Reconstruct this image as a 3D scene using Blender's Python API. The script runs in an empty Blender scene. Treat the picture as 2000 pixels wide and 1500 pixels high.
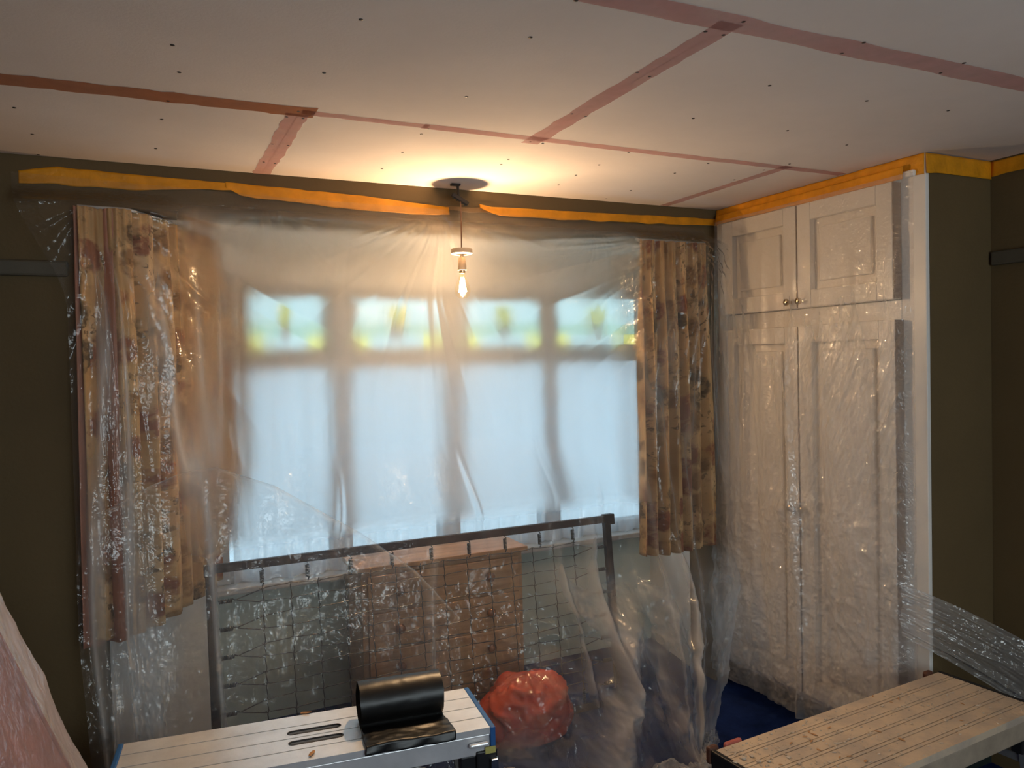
import bpy, bmesh, math, random
import numpy as np
from mathutils import Vector, Matrix
from mathutils.geometry import tessellate_polygon

# ------------------------------------------------------------------ camera, sky, exposure
SC = bpy.context.scene
COL = SC.collection
FPX = 1515.0
YAW, PITCH, ROLL = math.radians(25.6), math.radians(-1.6), 0.024
EYE = Vector((0, 0, 1.69))
fwd = Vector((math.sin(YAW)*math.cos(PITCH), math.cos(YAW)*math.cos(PITCH), math.sin(PITCH)))
r0 = Vector((math.cos(YAW), -math.sin(YAW), 0)); u0 = r0.cross(fwd)
rgt = r0*math.cos(ROLL) - u0*math.sin(ROLL); upv = u0*math.cos(ROLL) + r0*math.sin(ROLL)
cam = bpy.data.cameras.new('camera'); camo = bpy.data.objects.new('camera', cam); COL.objects.link(camo)
cam.sensor_width = 36; cam.lens = 36*FPX/2000; cam.clip_start = 0.05
camo.matrix_world = Matrix(((rgt.x, upv.x, -fwd.x, EYE.x), (rgt.y, upv.y, -fwd.y, EYE.y), (rgt.z, upv.z, -fwd.z, EYE.z), (0, 0, 0, 1)))
SC.camera = camo

BACK_Y = -1.7
SKY = 1.25          # overcast daylight outside the bay
BULB_W = 19.0       # filament bulb
EXPOSURE = 2.65
cy = SC.cycles; cy.max_bounces = 8; cy.diffuse_bounces = 4; cy.glossy_bounces = 2; cy.transmission_bounces = 4; cy.transparent_max_bounces = 12; cy.adaptive_threshold = .03; cy.caustics_reflective = False; cy.sample_clamp_indirect = 6
w = bpy.data.worlds.new('overcast_sky'); SC.world = w; w.use_nodes = True
bg = w.node_tree.nodes['Background']; bg.inputs[0].default_value = (0.90, 0.94, 0.97, 1); bg.inputs[1].default_value = SKY
vs = SC.view_settings; vs.view_transform = 'Standard'; vs.look = 'None'; vs.gamma = 1; vs.use_curve_mapping = False; vs.exposure = EXPOSURE
pl = bpy.data.lights.new('daylight_portal', 'AREA'); pl.shape = 'RECTANGLE'; pl.size = 2.5; pl.size_y = 1.6; pl.cycles.is_portal = True
po = bpy.data.objects.new('daylight_portal', pl); COL.objects.link(po); po.location = (1.55, 3.96, 1.42); po.rotation_euler = (math.radians(-90), 0, 0)

po2 = po.copy(); po2.data = pl.copy(); COL.objects.link(po2); po2.location = (1.10, BACK_Y-.02, 1.52); po2.rotation_euler = (math.radians(90), 0, 0); po2.data.size = 1.9; po2.data.size_y = 1.35
def ray(px, py): return fwd + rgt*((px-1000)/FPX) + upv*((750-py)/FPX)
def on(ax, v, px, py):
    d = ray(px, py); return EYE + d*((v-EYE[ax])/d[ax])
R = random.Random(7)

# ------------------------------------------------------------------ noise
_tab = np.random.RandomState(3).rand(256, 256)
def vnoise(x, y, seed=0):
    x = np.asarray(x, float) + seed*17.31; y = np.asarray(y, float) + seed*9.77
    xi = np.floor(x).astype(int); yi = np.floor(y).astype(int); fx = x-xi; fy = y-yi
    fx = fx*fx*fx*(fx*(fx*6-15)+10); fy = fy*fy*fy*(fy*(fy*6-15)+10)
    a = _tab[xi % 256, yi % 256]; b = _tab[(xi+1) % 256, yi % 256]; c = _tab[xi % 256, (yi+1) % 256]; d = _tab[(xi+1) % 256, (yi+1) % 256]
    return (a*(1-fx)+b*fx)*(1-fy) + (c*(1-fx)+d*fx)*fy
def crease(x, y, seed=0, octv=3):
    s = 0; amp = 1; t = 0
    for o in range(octv):
        s = s + amp*(1-np.abs(2*vnoise(x, y, seed+o)-1)); t += amp; amp *= .5
        x, y = (x*.8+y*.6)*2.03, (-x*.6+y*.8)*2.03
    return s/t
def sm(a, b, x):
    t = np.clip((np.asarray(x, float)-a)/(b-a), 0, 1); return t*t*(3-2*t)

# ------------------------------------------------------------------ object helpers
def tag(o, label=None, cat=None, group=None, kind=None):
    if label: o['label'] = label
    if cat: o['category'] = cat
    if group: o['group'] = group
    if kind: o['kind'] = kind
    return o
def empty(name, loc=(0, 0, 0), rz=0, **k):
    o = bpy.data.objects.new(name, None); COL.objects.link(o); o.location = loc; o.rotation_euler = (0, 0, rz); o.empty_display_size = .05
    return tag(o, **k)
def link(name, me, mat=None, parent=None, **k):
    o = bpy.data.objects.new(name, me); COL.objects.link(o)
    if mat is not None and not me.materials: me.materials.append(mat)
    if parent: o.parent = parent
    return tag(o, **k)
def fin(bm, name, smooth=False):
    me = bpy.data.meshes.new(name); bmesh.ops.recalc_face_normals(bm, faces=bm.faces); bm.to_mesh(me); bm.free()
    if smooth is not False:
        for p in me.polygons: p.use_smooth = True
        if smooth is not True: me.set_sharp_from_angle(angle=smooth)
    return me
def box_bm(bm, lo, hi, bev=0):
    c = [(a+b)/2 for a, b in zip(lo, hi)]; s = [abs(b-a) for a, b in zip(lo, hi)]
    m = Matrix.Translation(c) @ Matrix.Diagonal((*s, 1)); r = bmesh.ops.create_cube(bm, size=1, matrix=m)
    if bev: bmesh.ops.bevel(bm, geom=list({e for v in r['verts'] for e in v.link_edges}), offset=bev, segments=2, affect='EDGES', profile=.5)
def box(name, lo, hi, mat, parent=None, bev=0, **k):
    bm = bmesh.new(); box_bm(bm, lo, hi, bev); return link(name, fin(bm, name), mat, parent, **k)
def prism_me(name, pts, z0, z1, holes=(), xf=None):
    loops = [pts] + list(holes); flat = [p for l in loops for p in l]; n = len(flat)
    tris = tessellate_polygon([[Vector((p[0], p[1], 0)) for p in l] for l in loops])
    vs_ = [(p[0], p[1], z0) for p in flat] + [(p[0], p[1], z1) for p in flat]
    if xf: vs_ = [xf(v) for v in vs_]
    fs = [tuple(reversed(t)) for t in tris] + [tuple(i+n for i in t) for t in tris]; b = 0
    for l in loops:
        for i in range(len(l)): j = (i+1) % len(l); fs.append((b+i, b+j, b+j+n, b+i+n))
        b += len(l)
    me = bpy.data.meshes.new(name); me.from_pydata(vs_, [], fs); bm = bmesh.new(); bm.from_mesh(me); bmesh.ops.recalc_face_normals(bm, faces=bm.faces); bm.to_mesh(me); bm.free()
    return me
def lathe_me(name, prof, n=24, smooth=math.radians(40)):
    vs_, fs = [], []
    for r, z in prof:
        for i in range(n): a = 2*math.pi*i/n; vs_.append((r*math.cos(a), r*math.sin(a), z))
    for k in range(len(prof)-1):
        for i in range(n): j = (i+1) % n; fs.append((k*n+i, k*n+j, (k+1)*n+j, (k+1)*n+i))
    if prof[0][0] > 1e-6: fs.append(tuple(reversed(range(n))))
    if prof[-1][0] > 1e-6: fs.append(tuple(range((len(prof)-1)*n, len(prof)*n)))
    me = bpy.data.meshes.new(name); me.from_pydata(vs_, [], fs); bm = bmesh.new(); bm.from_mesh(me)
    bmesh.ops.remove_doubles(bm, verts=bm.verts, dist=1e-6); me = fin(bm, name, smooth); return me
def tube_bm(bm, pts, rad, n=6):
    pts = [Vector(p) for p in pts]; rings = []
    for i, p in enumerate(pts):
        d = (pts[min(i+1, len(pts)-1)] - pts[max(i-1, 0)]).normalized()
        a = d.orthogonal().normalized() if i == 0 else (pa - d*pa.dot(d)).normalized()
        pa = a; b = d.cross(a); r = rad[i] if isinstance(rad, (list, tuple)) else rad
        rings.append([bm.verts.new(p + (a*math.cos(t)+b*math.sin(t))*r) for t in [2*math.pi*k/n for k in range(n)]])
    for q, s in zip(rings, rings[1:]):
        for k in range(n): bm.faces.new((q[k], q[(k+1) % n], s[(k+1) % n], s[k]))
    bm.faces.new(list(reversed(rings[0]))); bm.faces.new(rings[-1])
def tube(name, pts, rad, mat, parent=None, n=8, **k):
    bm = bmesh.new(); tube_bm(bm, pts, rad, n); return link(name, fin(bm, name, math.radians(50)), mat, parent, **k)
def grid_me(name, P, attrs=None, uv=None, smooth=True):
    nv, nu = P.shape[:2]; me = bpy.data.meshes.new(name)
    idx = np.arange(nv*nu).reshape(nv, nu)
    f = np.stack([idx[:-1, :-1], idx[1:, :-1], idx[1:, 1:], idx[:-1, 1:]], -1).reshape(-1, 4)
    me.vertices.add(nv*nu); me.vertices.foreach_set('co', P.reshape(-1).astype(np.float32))
    me.loops.add(f.size); me.loops.foreach_set('vertex_index', f.reshape(-1).astype(np.int32))
    me.polygons.add(len(f)); me.polygons.foreach_set('loop_start', (np.arange(len(f))*4).astype(np.int32))
    if smooth: me.polygons.foreach_set('use_smooth', np.ones(len(f), bool))
    me.update(calc_edges=True)
    for k, a in (attrs or {}).items():
        at = me.attributes.new(k, 'FLOAT', 'POINT'); at.data.foreach_set('value', np.broadcast_to(a, (nv, nu)).reshape(-1).astype(np.float32))
    if uv is not None:
        l = me.uv_layers.new(name='cloth'); l.data.foreach_set('uv', uv.reshape(-1, 2)[f.reshape(-1)].reshape(-1).astype(np.float32))
    me.validate(); return me

# ------------------------------------------------------------------ materials
MATS = {}
class NT:
    def __init__(s, name):
        s.m = bpy.data.materials.new(name); s.m.use_nodes = True; s.t = s.m.node_tree; s.t.nodes.clear()
        s.out = s.t.nodes.new('ShaderNodeOutputMaterial'); MATS[name] = s.m
    def n(s, typ, **k):
        nd = s.t.nodes.new(typ)
        for a, v in k.items():
            if a.startswith('i_'):
                a = a[2:]; key = int(a) if a.isdigit() else a.replace('_', ' ')
                if isinstance(v, bpy.types.NodeSocket): s.t.links.new(v, nd.inputs[key])
                else: nd.inputs[key].default_value = v
            else: setattr(nd, a, v)
        return nd
    def ramp(s, fac, stops, interp='LINEAR'):
        r = s.n('ShaderNodeValToRGB', i_Fac=fac); e = r.color_ramp.elements; r.color_ramp.interpolation = interp
        while len(e) < len(stops): e.new(.5)
        for el, (p, c) in zip(e, stops): el.position = p; el.color = (*c, 1) if len(c) == 3 else c
        return r.outputs[0]
    def end(s, sock): s.t.links.new(sock, s.out.inputs[0]); return s.m
def g3(v): return (v, v, v)
def paint(name, c, rough=.6, var=.12, scale=6, bump=.0, bscale=60, metal=0, spec=.4, c2=None, amt=.5, stretch=(1, 1, 1), trans=0):
    s = NT(name); tc = s.n('ShaderNodeTexCoord').outputs['Object']
    mp = s.n('ShaderNodeMapping', i_Vector=tc, i_Scale=stretch).outputs[0]
    nz = s.n('ShaderNodeTexNoise', i_Vector=mp, i_Scale=scale, i_Detail=5.0, i_Roughness=.6).outputs['Fac']
    hi = tuple(min(1, x*(1+var)) for x in c); lo = tuple(x*(1-var) for x in c)
    stops = [(.3, lo), (.7, hi)] if c2 is None else [(amt-.1, c), (amt+.1, c2)]
    col = s.ramp(nz, stops)
    b = s.n('ShaderNodeBsdfPrincipled', i_Base_Color=col, i_Roughness=rough, i_Metallic=metal); b.inputs['Specular IOR Level'].default_value = spec
    if trans: b.inputs['Transmission Weight'].default_value = trans
    if bump:
        n2 = s.n('ShaderNodeTexNoise', i_Vector=mp, i_Scale=bscale, i_Detail=4.0).outputs['Fac']
        s.t.links.new(s.n('ShaderNodeBump', i_Strength=bump, i_Distance=.01, i_Height=n2).outputs[0], b.inputs['Normal'])
    return s.end(b.outputs[0])

paint('wall_pale', (.7, .68, .62), .7, .05, 3)
paint('wall_paint', (.132, .088, .038), .75, .08, 3, .12, 80)
paint('bay_paint', (.82, .81, .78), .7, .05, 3)
paint('spandrel_paint', (.52, .57, .50), .7, .08, 3)
paint('board_grey', (.80, .735, .70), .85, .05, 2.2, .05, 150, spec=.2)
paint('carpet_blue', (.012, .028, .11), .9, .35, 9, .6, 300, spec=.1)
paint('white_gloss', (.86, .82, .77), .35, .05, 4, .05, 30)
paint('door_edge_shade', (.17, .10, .06), .6, .15, 5)  # dark brown paints in the shade on the door edges
paint('plinth_dark', (.02, .03, .028), .6, .2, 5)
paint('window_white', (.50, .49, .48), .5, .05, 5)
paint('rail_dark', (.10, .085, .06), .6, .1, 5)
paint('joint_dark', (.10, .06, .055), .9, .1, 5)
paint('iron_brown', (.045, .028, .022), .55, .35, 14, .15, 60, metal=.3)
paint('spring_steel', (.10, .095, .09), .4, .25, 30, metal=.8)
paint('wire_steel', (.13, .12, .11), .4, .25, 30, metal=.7)
paint('pine', (.42, .235, .12), .5, .25, 7, .05, 60, stretch=(.6, 3, 6))
paint('pine_knob', (.22, .09, .04), .35, .2, 12)
paint('alu_clean', (.84, .85, .87), .34, .10, 9, .05, 120, metal=.45)
paint('alu_dirty', (.66, .52, .38), .6, .25, 8, .25, 90, metal=.15, c2=(.50, .41, .33), amt=.52)
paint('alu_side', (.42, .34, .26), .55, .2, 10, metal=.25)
paint('alu_leg', (.35, .34, .33), .45, .15, 12, metal=.6)
paint('blue_cap', (.03, .13, .38), .45, .12, 9)
paint('black_plastic', (.012, .012, .014), .45, .2, 9)
paint('bag_black', (.006, .006, .006), .38, .3, 6, .08, 18, spec=.5)
paint('chrome', (.7, .68, .64), .2, .1, 10, metal=1)
paint('brass', (.55, .45, .32), .25, .1, 10, metal=1)
paint('brown_rubber', (.10, .04, .025), .6, .3, 20)
paint('red_plastic', (.50, .13, .10), .5, .1, 12)
paint('sack_red', (.50, .06, .022), .5, .2, 6, .2, 20)
paint('mattress_pink', (.52, .26, .27), .85, .15, 9, .2, 200)
paint('holder_cream', (.62, .50, .36), .45, .05, 9)
paint('flex_brown', (.22, .11, .06), .5, .1, 9)
paint('black_fitting', (.02, .014, .012), .5, .2, 20)
paint('screw_dark', (.03, .022, .018), .5, .2, 30)
paint('plaster_chip', (.58, .48, .38), .9, .2, 40)
paint('wood_chip', (.48, .25, .11), .8, .25, 40)
paint('label_yellow', (.55, .50, .15), .6, .1, 20)

def tape_mat(name, c, t):
    s = NT(name); tc = s.n('ShaderNodeTexCoord').outputs['Object']
    nz = s.n('ShaderNodeTexNoise', i_Vector=tc, i_Scale=14.0, i_Detail=5.0).outputs['Fac']
    col = s.ramp(nz, [(.3, tuple(x*.82 for x in c)), (.7, tuple(min(1, x*1.1) for x in c))])
    bp = s.n('ShaderNodeBump', i_Strength=.35, i_Distance=.01, i_Height=s.n('ShaderNodeTexNoise', i_Vector=tc, i_Scale=45.0, i_Detail=3.0).outputs['Fac']).outputs[0]
    b = s.n('ShaderNodeBsdfPrincipled', i_Base_Color=col, i_Roughness=.5, i_Normal=bp)
    tl = s.n('ShaderNodeBsdfTranslucent', i_Color=col)
    return s.end(s.n('ShaderNodeMixShader', i_0=t, i_1=b.outputs[0], i_2=tl.outputs[0]).outputs[0])
tape_mat('tape_orange', (.92, .38, .012), .15)
tape_mat('tape_brown', (.26, .15, .06), .1)
def scrim_mat(name, c, cover):
    s = NT(name); tc = s.n('ShaderNodeTexCoord').outputs['Object']
    nz = s.n('ShaderNodeTexNoise', i_Vector=tc, i_Scale=9.0, i_Detail=4.0).outputs['Fac']
    f = s.ramp(nz, [(.25, g3(cover-.14)), (.75, g3(cover+.14))])
    d = s.n('ShaderNodeBsdfDiffuse', i_Color=(*c, 1)); t = s.n('ShaderNodeBsdfTransparent')
    return s.end(s.n('ShaderNodeMixShader', i_0=f, i_1=t.outputs[0], i_2=d.outputs[0]).outputs[0])
scrim_mat('scrim_pink', (.68, .38, .36), .60)
scrim_mat('scrim_rust', (.46, .20, .11), .80)

def plastic(name, milk=.16, haze_rough=.55, bump=.5, scale=1.0, gl=.12):
    s = NT(name); tc = s.n('ShaderNodeTexCoord').outputs['Object']
    h = s.n('ShaderNodeAttribute', attribute_name='haze').outputs['Fac']
    n1 = s.n('ShaderNodeTexNoise', i_Vector=tc, i_Scale=30.0*scale, i_Detail=2.0, i_Distortion=1.6).outputs['Fac']
    bp = s.n('ShaderNodeBump', i_Distance=.012, i_Strength=bump, i_Height=n1).outputs[0]
    tr = s.n('ShaderNodeBsdfTransparent', i_Color=(.97, .97, .97, 1))
    rf = s.n('ShaderNodeBsdfRefraction', i_Color=(.97, .97, .97, 1), i_Roughness=haze_rough, i_IOR=1.22)
    core = s.n('ShaderNodeMixShader', i_0=h, i_1=tr.outputs[0], i_2=rf.outputs[0]).outputs[0]
    df = s.n('ShaderNodeBsdfDiffuse', i_Color=(.88, .87, .87, 1), i_Normal=bp); tl = s.n('ShaderNodeBsdfTranslucent', i_Color=(.92, .92, .93, 1))
    mm = s.n('ShaderNodeMath', operation='MULTIPLY_ADD', i_0=h, i_1=.27, i_2=.62).outputs[0]
    mk = s.n('ShaderNodeMixShader', i_0=mm, i_1=df.outputs[0], i_2=tl.outputs[0]).outputs[0]
    mf = s.n('ShaderNodeMath', operation='ADD', i_0=milk, i_1=s.n('ShaderNodeAttribute', attribute_name='milk').outputs['Fac'], use_clamp=True).outputs[0]
    mid = s.n('ShaderNodeMixShader', i_0=mf, i_1=core, i_2=mk).outputs[0]
    gs = s.n('ShaderNodeBsdfGlossy', i_Color=(1, 1, 1, 1), i_Roughness=.10, i_Normal=bp)
    fr = s.n('ShaderNodeLayerWeight', i_Blend=.15).outputs['Fresnel']
    gf = s.n('ShaderNodeMath', operation='MULTIPLY_ADD', i_0=fr, i_1=.6, i_2=gl*.5, use_clamp=True).outputs[0]
    gh = s.n('ShaderNodeMath', operation='MULTIPLY_ADD', i_0=h, i_1=-.97, i_2=1.0).outputs[0]
    gf = s.n('ShaderNodeMath', operation='MULTIPLY', i_0=gf, i_1=gh).outputs[0]
    return s.end(s.n('ShaderNodeMixShader', i_0=gf, i_1=mid, i_2=gs.outputs[0]).outputs[0])
plastic('plastic_bay', .05, bump=.28, gl=.05)
plastic('plastic_clear', .05, bump=.3, gl=.06)
plastic('plastic_wardrobe', .30, bump=.7, gl=.12)
plastic('plastic_mattress', .22, bump=.4, gl=.14)

def glass(name, c, mixg=.04):
    s = NT(name); t = s.n('ShaderNodeBsdfTransparent', i_Color=(*c, 1)); g = s.n('ShaderNodeBsdfGlossy', i_Color=(1, 1, 1, 1), i_Roughness=.05)
    return s.end(s.n('ShaderNodeMixShader', i_0=mixg, i_1=t.outputs[0], i_2=g.outputs[0]).outputs[0])
glass('glass_clear', (.92, .97, .98)); glass('glass_bay', (.32, .38, .41)); glass('glass_pale', (.31, .38, .39)); glass('glass_green', (.25, .335, .30)); glass('glass_yellow', (.40, .41, .20))
glass('glass_amber', (.92, .80, .36)); glass('glass_red', (.72, .48, .46)); glass('bulb_glass', (1, .97, .9), .05)
s = NT('net_voile')
tc = s.n('ShaderNodeTexCoord').outputs['Object']
s.end(s.n('ShaderNodeMixShader', i_0=.52, i_1=s.n('ShaderNodeBsdfTransparent').outputs[0], i_2=s.n('ShaderNodeMixShader', i_0=.72, i_1=s.n('ShaderNodeBsdfDiffuse', i_Color=(.85, .85, .88, 1)).outputs[0], i_2=s.n('ShaderNodeBsdfTranslucent', i_Color=(.93, .93, .97, 1)).outputs[0]).outputs[0]).outputs[0])
s = NT('filament_glow'); s.end(s.n('ShaderNodeEmission', i_Color=(1, .62, .25, 1), i_Strength=16.0).outputs[0])

def curtain_mat():
    s = NT('curtain_floral'); uv = s.n('ShaderNodeUVMap', uv_map='cloth').outputs[0]
    wob = s.n('ShaderNodeTexNoise', i_Vector=uv, i_Scale=30.0, i_Detail=3.0)
    ds = s.n('ShaderNodeMixRGB', i_Fac=.05, i_Color1=uv, i_Color2=wob.outputs['Color']).outputs[0]
    v1 = s.n('ShaderNodeTexVoronoi', i_Vector=ds, i_Scale=8.0, i_Randomness=.9)
    n1 = s.n('ShaderNodeTexNoise', i_Vector=ds, i_Scale=17.0, i_Detail=4.0, i_Roughness=.6).outputs['Fac']
    n2 = s.n('ShaderNodeTexNoise', i_Vector=ds, i_Scale=38.0, i_Detail=3.0).outputs['Fac']
    nz = s.n('ShaderNodeTexNoise', i_Vector=uv, i_Scale=4.0, i_Detail=4.0).outputs['Fac']
    base = s.ramp(nz, [(.35, (.66, .40, .17)), (.65, (.84, .58, .31))])
    pick = s.n('ShaderNodeSeparateColor', i_Color=v1.outputs['Color']).outputs[0]
    flc = s.ramp(pick, [(0, (.34, .12, .07)), (.45, (.36, .20, .09)), (.75, (.14, .10, .06))], 'CONSTANT')
    fm = s.ramp(v1.outputs['Distance'], [(.0, g3(.95)), (.36, g3(.9)), (.5, g3(0)), (1, g3(0))])
    tex = s.ramp(n1, [(.38, g3(.35)), (.5, g3(1))])
    fm = s.n('ShaderNodeMixRGB', blend_type='MULTIPLY', i_Fac=1.0, i_Color1=fm, i_Color2=tex).outputs[0]
    c1 = s.n('ShaderNodeMixRGB', i_Fac=fm, i_Color1=base, i_Color2=flc).outputs[0]
    lm = s.ramp(n2, [(.56, g3(0)), (.62, g3(.8))])
    lm2 = s.n('ShaderNodeMixRGB', blend_type='MULTIPLY', i_Fac=1.0, i_Color1=lm, i_Color2=s.ramp(nz, [(.45, g3(0)), (.6, g3(1))])).outputs[0]
    c2 = s.n('ShaderNodeMixRGB', i_Fac=lm2, i_Color1=c1, i_Color2=(.12, .075, .04, 1)).outputs[0]
    b = s.n('ShaderNodeBsdfPrincipled', i_Base_Color=c2, i_Roughness=.8); b.inputs['Specular IOR Level'].default_value = .2
    tl = s.n('ShaderNodeBsdfTranslucent', i_Color=c2)
    s.end(s.n('ShaderNodeMixShader', i_0=.22, i_1=b.outputs[0], i_2=tl.outputs[0]).outputs[0])
curtain_mat()
paint('curtain_lining', (.55, .25, .17), .8, .1, 8)
M = MATS

# ------------------------------------------------------------------ room shell
H = 2.45; BW = 3.17; LW = -0.462; RW = 3.10; WX = 2.71; BACK = BACK_Y
WINY = 3.85; HEAD = 2.287; SILL = .68; OL, OR_ = -.14, 2.66
struct = dict(kind='structure')
box('floor', (LW-.3, BACK-.2, -.1), (RW+.3, 4.2, 0), M['carpet_blue'], **struct)
box('wall_left', (LW-.2, BACK-.2, 0), (LW, BW+.2, H+.1), M['wall_paint'], **struct)
box('wall_right', (RW, BACK-.2, 0), (RW+.2, BW+.2, H+.1), M['wall_paint'], **struct)
wr = box('wall_rear', (LW, BACK-.2, 0), (RW, BACK, .85), M['wall_pale'], **struct)
box('lintel_panel', (LW, BACK-.2, 2.2), (RW, BACK, H+.1), M['wall_pale'], wr); box('pier_panel', (LW, BACK-.2, .85), (.15, BACK, 2.2), M['wall_pale'], wr); box('pier_panel', (2.05, BACK-.2, .85), (RW, BACK, 2.2), M['wall_pale'], wr)
w2 = empty('rear_fill_window', (0, 0, 0), **struct)  # unseen rear window, added to bring daylight onto surfaces facing the camera
for lo, hi in [((.15, .85), (2.05, .91)), ((.15, 2.14), (2.05, 2.2)), ((.15, .91), (.21, 2.14)), ((1.99, .91), (2.05, 2.14)), ((1.07, .91), (1.13, 2.14))]:
    box('frame', (lo[0], BACK-.12, lo[1]), (hi[0], BACK-.06, hi[1]), M['window_white'], w2, .004)
for a_, b_ in ((.21, 1.07), (1.13, 1.99)): box('pane', (a_, BACK-.092, .91), (b_, BACK-.088, 2.14), M['glass_clear'], w2)
bm = bmesh.new()
box_bm(bm, (LW, BW, 0), (OL, BW+.2, H+.1)); wb = link('wall_back', fin(bm, 'wall_back'), M['wall_paint'], **struct)
box('return_panel', (OR_, BW, 0), (RW, BW+.2, H+.1), M['wall_paint'], wb)
box('bulkhead_panel', (OL, BW, HEAD), (OR_, BW+.2, H+.1), M['wall_paint'], wb)
# bay: splayed left cheek, straight right cheek, ceiling, wall under the sill, strip above the lights
def wall_quad(name, pts, z0, z1, mat): return link(name, prism_me(name, pts, z0, z1), mat, **struct)
wall_quad('wall_bay_left', [(OL, BW+.2), (.32, WINY+.05), (.1, WINY+.25), (OL-.3, BW+.2)], 0, HEAD+.16, M['bay_paint'])
wall_quad('wall_bay_right', [(OR_, BW+.2), (2.86, BW+.2), (2.96, WINY+.25), (2.76, WINY+.1)], 0, HEAD+.16, M['bay_paint'])
wall_quad('ceiling_bay', [(OL-.3, BW+.2), (2.96, BW+.2), (2.96, WINY+.25), (0, WINY+.25)], HEAD, HEAD+.16, M['bay_paint'])
box('wall_bay_head', (.25, WINY, 2.13), (2.80, WINY+.15, HEAD), M['bay_paint'], **struct)
box('wall_bay_spandrel', (.10, WINY, 0), (2.86, WINY+.2, SILL-.03), M['spandrel_paint'], **struct)
box('trim_window_board', (.27, WINY-.10, SILL-.03), (2.78, WINY+.06, SILL), M['window_white'], bev=.006, **struct)
# picture rails on the dark walls
for i, (lo, hi) in enumerate([((LW, BW-.025, 2.03), (-.215, BW, 2.085)), ((RW-.025, BACK, 2.03), (RW, 1.975, 2.085)), ((LW, BACK, 2.03), (LW+.025, BW-.025, 2.085))]):
    box('trim_%d' % (i+1), lo, hi, M['rail_dark'], bev=.008, **struct)

# ceiling of plasterboard panels, taped joints, screws
ceil = box('ceiling', (LW-.2, BACK-.2, H+.012), (RW+.2, BW+.02, H+.1), M['joint_dark'], **struct)
J1, J0 = 2.365, 1.385; G = .002
rows = [(J1, BW, [LW, .455, 2.375, RW]), (J0, J1, [LW, 1.245, RW]), (.17, J0, [LW, .7, 2.4, RW]), (-.75, .17, [LW, 1.3, RW]), (BACK, -.75, [LW, .7, 2.4, RW])]
for y0, y1, xs in rows:
    for x0, x1 in zip(xs, xs[1:]): box('plasterboard', (x0+G, y0+G, H), (x1-G, y1-G, H+.0125), M['board_grey'], ceil)
def ctape(a, b, wd, mat, seed):
    a, b = Vector(a), Vector(b); n = max(12, int((b-a).length/.03)); d = (b-a).normalized(); p = Vector((-d.y, d.x)); L_ = []; R_ = []
    for i in range(n+1):
        t = i/n; c = a.lerp(b, t); c += p*(.006*(float(vnoise(t*7, seed*3.1))-.5))
        L_.append(c+p*wd*(.5+.12*(float(vnoise(t*25, seed))-.5))); R_.append(c-p*wd*(.5+.12*(float(vnoise(t*25, seed+9))-.5)))
    P = np.array([[(q.x, q.y, H-.0008) for q in L_], [(q.x, q.y, H-.0008) for q in R_]])
    link('scrim_tape', grid_me('scrim_tape', P, smooth=False), M[mat], ceil)
ctape((LW, J1+.012), (.50, J1-.002), .088, 'scrim_rust', 1)
ctape((.46, J1), (.86, J1), .040, 'scrim_pink', 2)
ctape((.84, J1), (2.70, J1-.004), .046, 'scrim_pink', 3)
ctape((.455, J1+.02), (.455, BW-.002), .068, 'scrim_pink', 4)
ctape((1.24, J0), (1.25, J1+.055), .066, 'scrim_pink', 5)
ctape((2.375, J1-.03), (2.375, BW-.01), .05, 'scrim_pink', 6)
ctape((.2, J0+.01), (RW, J0-.005), .075, 'scrim_pink', 7)
SCREWS = [(337,88),(350,141),(705,38),(633,142),(1036,73),(911,189),(1125,1),(328,197),(316,233),(28,210),(304,290),(312,327),(63,262),(75,302),(583,217),(560,228),(592,231),(532,281),(563,284),(515,316),(537,319),(838,251),(823,262),(786,297),(746,329),(993,311),(979,321),(1036,277),(1060,280),(1117,222),(1144,227),(1245,141),(1269,149),(1228,297),(1170,322),(1125,342),(1091,361),(1232,372),(1318,338),(1150,400),(1184,388),(1452,42),(1413,68),(1378,61),(1687,83),(1644,104),(1883,123),(1837,142),(1503,167),(1693,197),(1852,216),(1354,231),(1538,255),(1654,283),(1383,319),(1542,320),(1492,332),(1434,351),(1380,373),(713,360),(705,366)]
scr = lathe_me('screw', [(.0001, -.0016), (.0030, -.0016), (.0048, -.0010), (.0052, .0)], 10); scr.materials.append(M['screw_dark'])
for px, py in SCREWS:
    p = on(2, H, px, py)
    if p.y < BW-.01: o = link('screw', scr, None, ceil); o.location = p

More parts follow.
